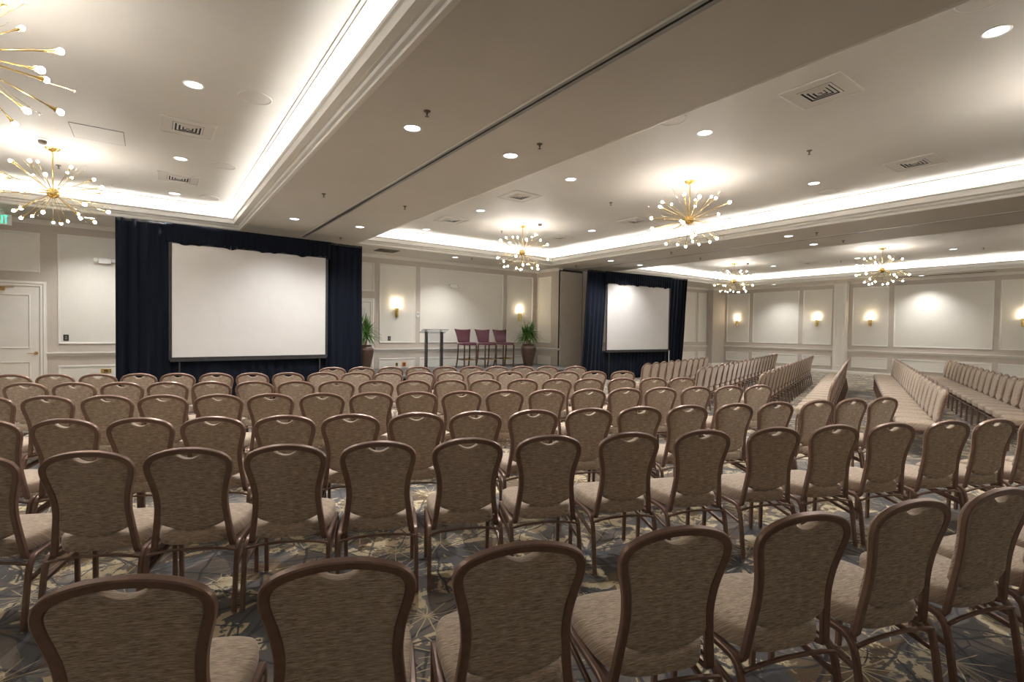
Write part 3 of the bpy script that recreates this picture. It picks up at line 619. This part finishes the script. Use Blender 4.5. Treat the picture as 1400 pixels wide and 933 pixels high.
# ================================================================== SCONCES
def make_sconce():
    t = thing('wall_sconce', '', 'wall lamp', (0, 0, 0), 0, 'brass wall sconces')
    bm = B(); R = []
    for z, r in ((0, .045), (.0, .055), (.27, .055), (.275, .05)):
        R.append([(r*math.cos(a)*1.0, -.0-r*1.3*math.sin(a), z) for a in [PI*k/12 for k in range(13)]])
    loft(bm, R); obj('bracket', bm, 'brass', t, True)
    bm = B(); lathe(bm, [(.03, .27), (.040, .28), (.050, .37), (.050, .385), (.043, .385), (.03, .30)], 20, (0, -.06, 0)); obj('glass_shade', bm, 'emsconce', t, True)
    bm = B(); lathe(bm, [(.062, .255), (.066, .26), (.066, .272), (.04, .274)], 20, (0, -.06, 0)); obj('cup', bm, 'brass', t, True)
    return t
SC = [((5.88, YF-.005), 0, 'left of the lectern'), ((10.415, YF-.005), 0, 'above the plant right of the stools'), ((XR-.005, 13.12), -90, 'on the right wall in its corner panel by the right screen'),
      ((XR-.005, 9.60), -90, 'on the right wall, just left of the column'), ((XR-.005, 7.68), -90, 'on the right wall, just right of the column'), ((XR-.005, 3.46), -90, 'on the right wall at the right picture edge')]
s0 = make_sconce()
for i, ((x, y), a, s) in enumerate(SC):
    lab = 'lit brass wall sconce '+s
    if i == 0: s0.location = (x, y, 1.91); s0['label'] = lab
    else: dup(s0, (x, y, 1.91), math.radians(a), lab, 'brass wall sconces')

# ================================================================== CEILING FITTINGS
def make_down(spot):
    t = thing('downlight', '', 'ceiling light', (0, 0, 0), 0, 'recessed ceiling downlights')
    bm = B(); lathe(bm, [(.10, 0), (.10, -.004), (.088, -.007), (.080, -.002), (.078, 0)], 28, cap0=False, cap1=False); obj('trim_ring', bm, 'plastic', t, True)
    bm = B(); lathe(bm, [(.079, -.0015), (.02, -.0018)], 24); obj('lens', bm, 'emdown', t, True)
    if spot:
        ld = bpy.data.lights.new('downlight_lamp', 'SPOT'); ld.energy = DOWN_SPOT; ld.spot_size = math.radians(128); ld.spot_blend = 1.0; ld.shadow_soft_size = .05; ld.color = (1, .985, .97)
        l = bpy.data.objects.new('downlight_lamp', ld); COL.objects.link(l); l.parent = t; l.location = (0, 0, -.03)
    return t
DL = [(.36, 6.28, HT, 'left tray, large one high in view'), (.36, 9.16, HT, 'left tray, between the two square vents'), (.36, 11.65, HT, 'left tray, closest to the stage wall'),
      (5.67, 1.09, HT, 'middle tray, topmost right and nearest'), (5.67, 3.78, HT, 'middle tray left column, second nearest'), (5.67, 6.27, HT, 'middle tray left column, third nearest'),
      (5.67, 9.09, HT, 'middle tray left column, fourth nearest'), (5.67, 11.67, HT, 'middle tray left column, farthest, by the stage wall'), (8.99, 3.92, HT, 'middle tray right column, near the big chandelier'), (8.99, 9.12, HT, 'middle tray right column, left of the big chandelier'),
      (18.87, 11.97, HT, 'far right tray, farthest'), (18.87, 9.57, HT, 'far right tray, second farthest'), (18.87, 6.82, HT, 'far right tray, left of the last chandelier'), (18.87, 4.39, HT, 'far right tray, right of the last chandelier'),
      (2.23, 4.95, HS, 'left beam, near one left of the track'), (3.53, 4.99, HS, 'left beam, near one right of the track'), (2.27, 10.49, HS, 'left beam, far one left of the track'), (3.54, 10.43, HS, 'left beam, far one right of the track'),
      (11.16, 5.35, HS, 'right beam, near one left of the track'), (12.62, 5.47, HS, 'right beam, near one right of the track'), (11.15, 10.5, HS, 'right beam, far one left of the track'), (12.53, 10.55, HS, 'right beam, far one right of the track'),
      (7.24, 12.98, HS, 'low soffit above the bar stools'), (21.92, 5.93, HS, 'low soffit by the right wall, near the last chandelier'), (21.62, 10.92, HS, 'low soffit by the right wall, left of the column')]
DL += [(-1.0, 13.05, HS, 'low soffit above the emergency light by the left door')]
HID = [(x, y, HT) for x in (-2.67,) for y in (6.3, 9.1) if (x, y) not in ((5.67, 1.0), (5.67, 3.7), (5.67, 6.3), (.36, 6.3), (8.99, 3.7), (.36, 9.1), (5.67, 9.1), (8.99, 9.1), (8.99, 6.3))]
d0 = make_down(True)
for i, (x, y, z, s) in enumerate(DL):
    lab = 'round recessed downlight, '+s
    if i == 0: d0.location = (x, y, z-.0005); d0['label'] = lab; r = d0
    else: r = dup(d0, (x, y, z-.0005), 0, lab, 'recessed ceiling downlights')
    if x > 13 and z == HT:                                # the far right tray is dimmed
        for q in r.children:
            if q.type == 'LIGHT': q.data = q.data.copy(); q.data.energy = DOWN_SPOT*.35
    if z == HS and (y > 12.8 or x > 21):                  # the ones close to a wall wash it
        for q in r.children:
            if q.type == 'LIGHT': q.data = q.data.copy(); q.data.energy = WASH; q.data.spot_size = math.radians(120); q.data.spot_blend = 1.0
for x, y, z in HID: dup(d0, (x, y, z-.0005), 0, 'round recessed downlight outside the picture', 'downlights outside the picture')
# wall washers along the walls: the ones whose scallops the photo shows
def make_vent():
    t = thing('ceiling_vent', '', 'air vent', (0, 0, 0), 0, 'square ceiling vents')
    bm = B(); a, b_ = .305, .285
    loft(bm, [[(-q, -q, z), (q, -q, z), (q, q, z), (-q, q, z)] for q, z in ((a, 0), (a, -.010), (b_, -.014), (b_-.006, -.006), (.165, -.006), (.165, .0))], False, False); obj('frame', bm, 'ceil', t)
    bm = B(); box(bm, -.165, .165, -.165, .165, -.0035, -.001); obj('duct_opening', bm, 'dark', t)
    for k, q in enumerate((.160, .120, .080, .042)):
        bm = B(); loft(bm, [[(-w_, -w_, z), (w_, -w_, z), (w_, w_, z), (-w_, w_, z)] for w_, z in ((q, -.008), (q-.020, -.015), (q-.021, -.012), (q-.003, -.006))], False, False)
        if k == 3: box(bm, -.014, .014, -.014, .014, -.024, -.02)
        obj('louver', bm, 'ceil', t)
    return t
VT = [(.38, 7.69, 'left tray, larger one'), (.38, 10.40, 'left tray, smaller one farther off'), (5.66, 2.43, 'middle tray, largest, at upper right'), (5.64, 7.66, 'middle tray left side, right of the left beam'), (5.64, 10.3, 'middle tray left side, farthest'),
      (8.95, 7.69, 'middle tray right side, left of the big chandelier'), (8.95, 10.34, 'middle tray right side, behind the stools chandelier'), (9.05, 2.58, 'middle tray right side, right of the big chandelier'),
      (18.9, 8.3, 'far right tray, between its two chandeliers'), (18.9, 10.8, 'far right tray, behind its farther chandelier')]
v0 = make_vent()
for i, (x, y, s) in enumerate(VT):
    lab = 'white square louvered ceiling vent, '+s
    if i == 0: v0.location = (x, y, HT-.0005); v0['label'] = lab
    else: dup(v0, (x, y, HT-.0005), 0, lab, 'square ceiling vents')
bm = B(); lathe(bm, [(.172, 0), (.172, -.006), (.160, -.011), (.155, -.005), (.02, -.006)], 40); sp = tag(obj('ceiling_speaker', bm, 'ceil', smooth=True), '', 'speaker', 'round ceiling speakers')
SPK = [(.93, 6.21, 'left tray, nearest, beside the cove glow'), (.93, 9.12, 'left tray, second nearest'), (.93, 11.56, 'left tray, farthest'), (5.0, 3.78, 'middle tray, half behind the left beam, farther'), (5.03, 1.05, 'middle tray, cut off at the top edge'), (4.62, 5.78, 'middle tray, edge showing past the left beam'), (9.70, 3.97, 'middle tray, by the right cove light')]
for i, (x, y, s) in enumerate(SPK):
    o = sp if i == 0 else dup(sp, (0, 0, 0), 0, '')
    o.location = (x, y, HT-.0005); o['label'] = 'round flat white ceiling speaker, '+s
bm = B(); lathe(bm, [(.035, 0), (.033, -.006), (.012, -.008), (.010, -.03), (.006, -.034), (.006, -.05), (.020, -.052), (.020, -.055), (.003, -.056)], 14)
sk = tag(obj('sprinkler_head', bm, 'grille', smooth=True), '', 'sprinkler', 'ceiling sprinkler heads')
SPR = [(2.17, 4.48, HS, 'left beam, near, left of the track'), (3.57, 4.48, HS, 'left beam, near, right of the track'), (2.21, 8.22, HS, 'left beam, middle, left of the track'), (3.55, 8.16, HS, 'left beam, middle, right of the track'), (3.6, 11.94, HS, 'left beam, farthest, above the left drapes'),
       (11.13, 8.33, HS, 'right beam, middle, left of the track'), (12.6, 8.45, HS, 'right beam, middle, right of the track'), (11.1, 11.96, HS, 'right beam, above the folding partition'), (11.2, 4.8, HS, 'right beam, near, left of the track'), (12.6, 4.84, HS, 'right beam, near, right of the track'),
       (-1.2, 10.77, HT, 'left tray, behind the chandelier'), (7.26, 10.6, HT, 'middle tray, behind the stools chandelier'), (7.3, 6.9, HT, 'middle tray, left of the big chandelier'), (7.34, 3.27, HT, 'middle tray, right of the big chandelier'), (19.18, 7.42, HT, 'far right tray, left of the last chandelier'), (19.19, 3.8, HT, 'far right tray, at far right'), (7.69, 12.78, HS, 'low soffit above the stools')]
for i, (x, y, z, s) in enumerate(SPR):
    o = sk if i == 0 else dup(sk, (0, 0, 0), 0, '')
    o.location = (x, y, z-.0005); o['label'] = 'small brown sprinkler head, '+s
def make_detector():
    t = thing('strobe_detector', '', 'smoke detector', (0, 0, 0), 0, 'ceiling smoke detectors')
    bm = B(); lathe(bm, [(.075, 0), (.075, -.012), (.055, -.022), (.05, -.022)], 22); obj('base', bm, 'plastic', t, True)
    bm = B(); lathe(bm, [(.048, -.022), (.045, -.055), (.03, -.07), (.005, -.072)], 22); obj('sensor', bm, 'grille', t, True)
    return t
de = make_detector()
for i, (x, y, s) in enumerate([(-1.21, 9.39, 'beside the left chandelier canopy'), (7.41, 9.24, 'beside the stools chandelier canopy'), (17.24, 9.64, 'beside the farther right tray chandelier')]):
    o = de if i == 0 else dup(de, (0, 0, 0), 0, ''); o.location = (x, y, HT-.0005); o['label'] = 'white ceiling smoke detector '+s
bm = B(); box(bm, -.27, .27, -.30, .30, -.004, 0); t = tag(obj('access_panel', bm, 'ceil', loc=(-.57, 8.69, HT-.0005)), 'flush square access hatch in the left ceiling tray', 'hatch')
bm = B()
for q in ((-.275, .275, -.304, -.30), (-.275, .275, .30, .304), (-.275, -.27, -.3, .3), (.27, .275, -.3, .3)): box(bm, q[0], q[1], q[2], q[3], -.0045, 0)
obj('gap', bm, 'dark', t)
t = thing('return_grille', 'dark rectangular air return grille in the soffit left of the stage', 'air vent', (5.19, 13.09, HS-.0005))
bm = B()
for k in range(14): box(bm, -.26, .26, -.21+.031*k, -.198+.031*k, -.012, -.002)
for q in ((-.28, .28, -.23, -.21), (-.28, .28, .225, .245), (-.28, -.26, -.21, .225), (.26, .28, -.21, .225)): box(bm, q[0], q[1], q[2], q[3], -.014, 0)
obj('louvers', bm, 'grille', t)
bm = B(); box(bm, -.27, .27, -.22, .23, -.001, 0); obj('opening', bm, 'dark', t)
t = thing('slot_diffuser', 'long dark slot diffuser in the soffit along the right wall', 'air vent', (22.02, 5.4, HS-.0005))
bm = B(); box(bm, -.05, .05, -1.35, 1.35, -.003, 0); obj('slot', bm, 'dark', t)
bm = B(); box(bm, -.065, -.05, -1.36, 1.36, -.008, 0); box(bm, .05, .065, -1.36, 1.36, -.008, 0); box(bm, -.008, .008, -1.35, 1.35, -.008, 0); obj('frame', bm, 'grille', t)
# exit sign
t = thing('exit_sign', 'white exit sign with green letters hanging above the left door', 'exit sign', (-2.39, 13.35, 0))
bm = B(); box(bm, -.09, .23, -.02, .02, 3.425, 3.625, .005); obj('housing', bm, 'plastic', t)
bm = B(); box(bm, .0, .14, -.03, .03, 3.625, HS-.0005); obj('canopy', bm, 'plastic', t)
bm = B(); Y0, Y1 = -.024, -.0195; h0, h1 = 3.450, 3.600; tk = .013
def bar(x0, x1, z0, z1): box(bm, x0, x1, Y0, Y1, z0, z1)
x = -.05
bar(x, x+tk, h0, h1); [bar(x+tk, x+.05, z-tk/2, z+tk/2) for z in (h0+tk/2, (h0+h1)/2, h1-tk/2)]
def slant(xa, za, xb, zb): loft(bm, [[(xa-tk*.6, y, za), (xa+tk*.6, y, za), (xb+tk*.6, y, zb), (xb-tk*.6, y, zb)] for y in (Y0, Y1)])
slant(.022, h0, .075, h1); slant(.075, h0, .022, h1)
bar(.095, .108, h0, h1); bar(.125, .185, h1-tk, h1); bar(.1485, .1615, h0, h1-tk)
obj('lettering', bm, 'green', t)
# emergency light heads
def make_emg():
    t = thing('emergency_light', '', 'emergency light', (0, 0, 0), 0, 'emergency light units')
    bm = B(); box(bm, -.11, .11, -.06, -.001, -.06, .05, .008); obj('housing', bm, 'plastic', t)
    for s in (-1, 1):
        bm = B(); rod(bm, (s*.11, -.04, .0), (s*.13, -.05, .02), .012); rod(bm, (s*.145, -.03, .03), (s*.15, -.10, .01), .032, .042, 16); obj('lamp_head', bm, 'plastic', t, True)
    return t
e0 = make_emg(); e0.location = (-.82, YF-.005, 2.94); e0['label'] = 'white twin head emergency light on the wall left of the left drapes'
dup(e0, (7.79, YF-.005, 2.93), 0, 'white twin head emergency light high on the wall above the lectern')
# small plates
def plate(name, x, z, m, label, cat, w_=.075, h_=.12):
    t = thing(name, label, cat, (x, YF-.0045, z)); bm = B(); box(bm, -w_/2, w_/2, -.008, 0, -h_/2, h_/2, .002); obj('cover', bm, m, t)
    bm = B(); box(bm, -w_*.2, w_*.2, -.013, -.008, -h_*.28, -h_*.05); box(bm, -w_*.2, w_*.2, -.013, -.008, h_*.05, h_*.28); obj('socket', bm, 'dark' if m != 'black' else 'grey', t)
plate('wall_jack', -1.463, 1.275, 'black', 'black wall plate between the left door and the left drapes', 'wall plate', .085, .13)
plate('wall_jack', 5.66, 1.272, 'black', 'black wall plate below the sconce left of the lectern', 'wall plate', .085, .13)
plate('power_outlet', 6.13, .50, 'orange', 'orange outlet plate low on the wall left of the lectern', 'outlet', .13, .13)
plate('power_outlet', 5.90, .50, 'brass', 'small brass outlet plate beside the orange one behind the stage', 'outlet', .075, .10)
plate('power_outlet', -.81, .55, 'brass', 'brass outlet plate low on the wall beside the left drapes', 'outlet', .18, .09)
t = thing('thermostat', 'white thermostat on the wall strip between sconce and lectern', 'thermostat', (6.555, YF-.001, 2.0))
bm = B(); box(bm, -.04, .04, -.03, 0, -.08, .08, .006); obj('housing', bm, 'plastic', t)
bm = B(); box(bm, -.018, .018, -.034, -.03, -.02, .05); obj('display', bm, 'grey', t)
